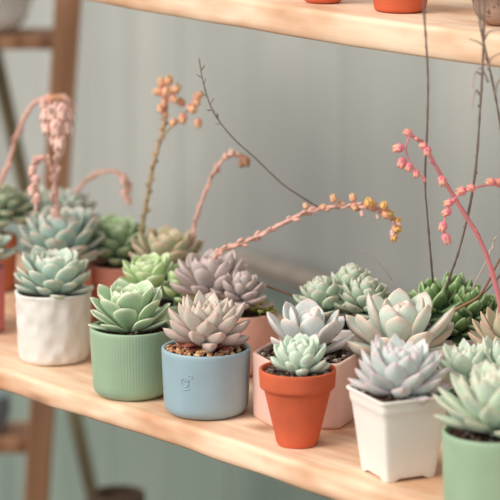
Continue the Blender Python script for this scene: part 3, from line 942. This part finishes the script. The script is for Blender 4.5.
# h: red stalk at right
s = stem_part(Tp, 'flower_stem', path_px([(505, 335), (500, 303), (490, 265), (478, 236), (462, 210), (445, 182), (434, 163), (426, 148), (416, 138), (407, 134)], YT - .005, YT - .05), .0026, .0014, M_rosestem, (5, .006, 17, CHK, 35, .35, .1, .9, .3))
s2 = stem_part(Tp, 'flower_stem', path_px([(410, 135), (406, 148), (410, 162), (417, 172), (425, 178)], YT - .05), .0008, .0006, M_rosestem)
flowers(s, Tp, 'pink', YT - .05, [(408, 133, -.9, .5, .95), (427, 151, -.2, -1, 1.05), (424, 146, -.9, .4, .7), (442, 180, .1, -1, .95), (416, 139, .5, .6, .5), (453, 201, -1, -.3, .6)])
flowers(s2, Tp, 'pink', YT - .05, [(399, 148, -1, -.2, 1.05), (402, 162, -.6, -.9, 1.0), (409, 167, -.4, -1, .95), (416, 173, -.2, -1, .85), (424, 179, .2, -1, .5)])
# i: side branch from the right
s = stem_part(Tp, 'flower_stem', path_px([(512, 340), (522, 300), (524, 250), (516, 200), (502, 185), (482, 186), (464, 192), (451, 203), (445, 218), (445, 234)], YT - .01, YT - .06), .0014, .0008, M_rosestem)
flowers(s, Tp, 'pink', YT - .06, [(499, 183, -.8, .2, .9), (491, 182, -1, .3, .95), (471, 188, -.9, .1, 1.0), (462, 191, -1, -.1, 1.0), (449, 203, -1, -.2, .95), (447, 212, -.9, -.6, .95), (443, 226, -.5, -1, 1.0), (446, 238, .2, -1, 1.0)])
# j: long dry wiry stems from the haworthia, leaning out in front of the upper shelf
YU = YI - .26
s = stem_part(I_, 'dry_stem', path_px([(433, 283), (431, 260), (428, 225), (425, 180), (427, 130), (428, 80), (426, 40), (424, 8), (425, -30)], YI - .01, YU), .0011, .0009, M_greystem, (14, .0035, 21, LNG, 30, .3, .3, 1, .3), knob=.5)
s = stem_part(I_, 'dry_stem', path_px([(446, 290), (450, 276), (459, 250), (469, 210), (476, 165), (480, 110), (483, 60), (484, 20), (486, -30)], YI - .01, YU), .0013, .0009, M_greystem, (18, .004, 22, LNG, 25, .3, .3, 1, .3), knob=.5)
pp = path_px([(520, 215), (512, 180), (503, 140), (497, 105), (491, 75), (485, 48), (480, 22), (479, -25)], YI - .09, YU)
s = stem_part(I_, 'dry_stem', path_px([(476, 300), (500, 275), (519, 240), (520, 205), (512, 175), (503, 140), (497, 105), (491, 75), (485, 48), (480, 22), (479, -25)], YI, YU), .0010, .0009, M_greystem, (16, .004, 23, LNG, 25, .3, .4, 1, .3), knob=.5)
mb = MB(); o0 = I_.location
for pts in ([(486, 60), (485, 48), (478, 42), (469, 39)], [(489, 70), (490, 60), (496, 55), (504, 52)], [(484, 40), (488, 33), (494, 30), (504, 30)], [(482, 75), (476, 72), (474, 78), (473, 88)], [(488, 82), (484, 72), (480, 68), (477, 70)],
            [(495, 95), (497, 84), (501, 78), (506, 76)], [(480, 95), (476, 90), (474, 97), (472, 108)]):
    y_ = lerp(YI - .01, YU, .8)
    mb.tube([p - o0 for p in path_px(pts, y_, y_ - .01, 4)], .0010, .0005, 6)
mb.build('tendril', tinted('dry_tendril', (150, 128, 114), (172, 150, 134), .7, 0), I_, kind='stuff')
stem_part(I_, 'dry_stem', path_px([(452, 312), (466, 304), (478, 297), (487, 284), (495, 268), (506, 248)], YI - .045, YI - .08), .0014, .0009, M_brownstem)
stem_part(I_, 'dry_stem', path_px([(472, 290), (478, 278), (486, 262), (492, 248), (495, 238)], YI - .03, YI - .04), .0008, .0007, M_palestem, (5, .004, 25, LNG, 25, .3, .6, 1, .3))
stem_part(K, 'dry_stem', path_px([(392, 280), (385, 270), (374, 258), (362, 250)], K.location.y, K.location.y - .01), .0005, .0004, M_palestem)

# ================================================================== UPPER SHELF POTS
GU = 'pots on the upper shelf board'


def upper(pxc, py_base, R, h, rb, mat, label, bev=.004):
    q = P(pxc, py_base, UT); sx = (q - ORG).dot(RV)
    q.z = UT + .009 * max(0, (.12 - sx + R * .6) / .4) ** 1.4
    t = thing('flower_pot', q, label, 'flower pot', GU)
    pot_mesh(round_prof(R, h, rb, bev=bev, wall=.004)).build('pot', mat, t)
    soil_part(t, one, R - .0042, h - .006, int(pxc))
    return t


upper(400, 12, .036, .07, .66, M_terra, 'orange terracotta pot nearest the middle stems on the upper shelf')
upper(323, 5, .030, .06, .6, M_terra, 'small orange terracotta pot left of the larger one on the upper shelf')
M_mesh = ceramic('speckled_brown_stone', (166, 138, 122), .9, .1, .25, .8, 180, ((92, 70, 60), 160))
upper(503, 25, .049, .07, .55, M_mesh, 'round speckled brown pot at the right end of the upper shelf', bev=.02)
upper(452, -5, .022, .05, .8, M_dgreen, 'dark green pot set back between the terracotta and speckled pots above')

# ================================================================== LIGHT
w = bpy.data.worlds.new('sky'); scene.world = w; w.use_nodes = True
bg = w.node_tree.nodes['Background']
bg.inputs[0].default_value = (.94, .97, 1.0, 1); bg.inputs[1].default_value = .92
sun = bpy.data.lights.new('sun', 'SUN'); sun.energy = 2.7; sun.angle = math.radians(32); sun.color = (1, .93, .84)
so = bpy.data.objects.new('sun', sun); COL.objects.link(so)
d = Vector((.82, .46, -.70)); so.rotation_mode = 'QUATERNION'; so.rotation_quaternion = Vector((0, 0, -1)).rotation_difference(d.normalized())

# ================================================================== CAMERA
cam = bpy.data.cameras.new('camera'); co = bpy.data.objects.new('camera', cam); COL.objects.link(co)
co.location = (0, 0, H); co.rotation_euler = (math.pi / 2 - PITCH, 0, 0)
cam.sensor_width = 36; cam.lens = F / 500 * 36; cam.clip_start = .05
cam.dof.use_dof = True; cam.dof.focus_distance = 2.33; cam.dof.aperture_fstop = 6.5
scene.camera = co
vs = scene.view_settings
vs.view_transform = 'Standard'; vs.look = 'None'; vs.gamma = 1; vs.use_curve_mapping = False; vs.exposure = 0.10
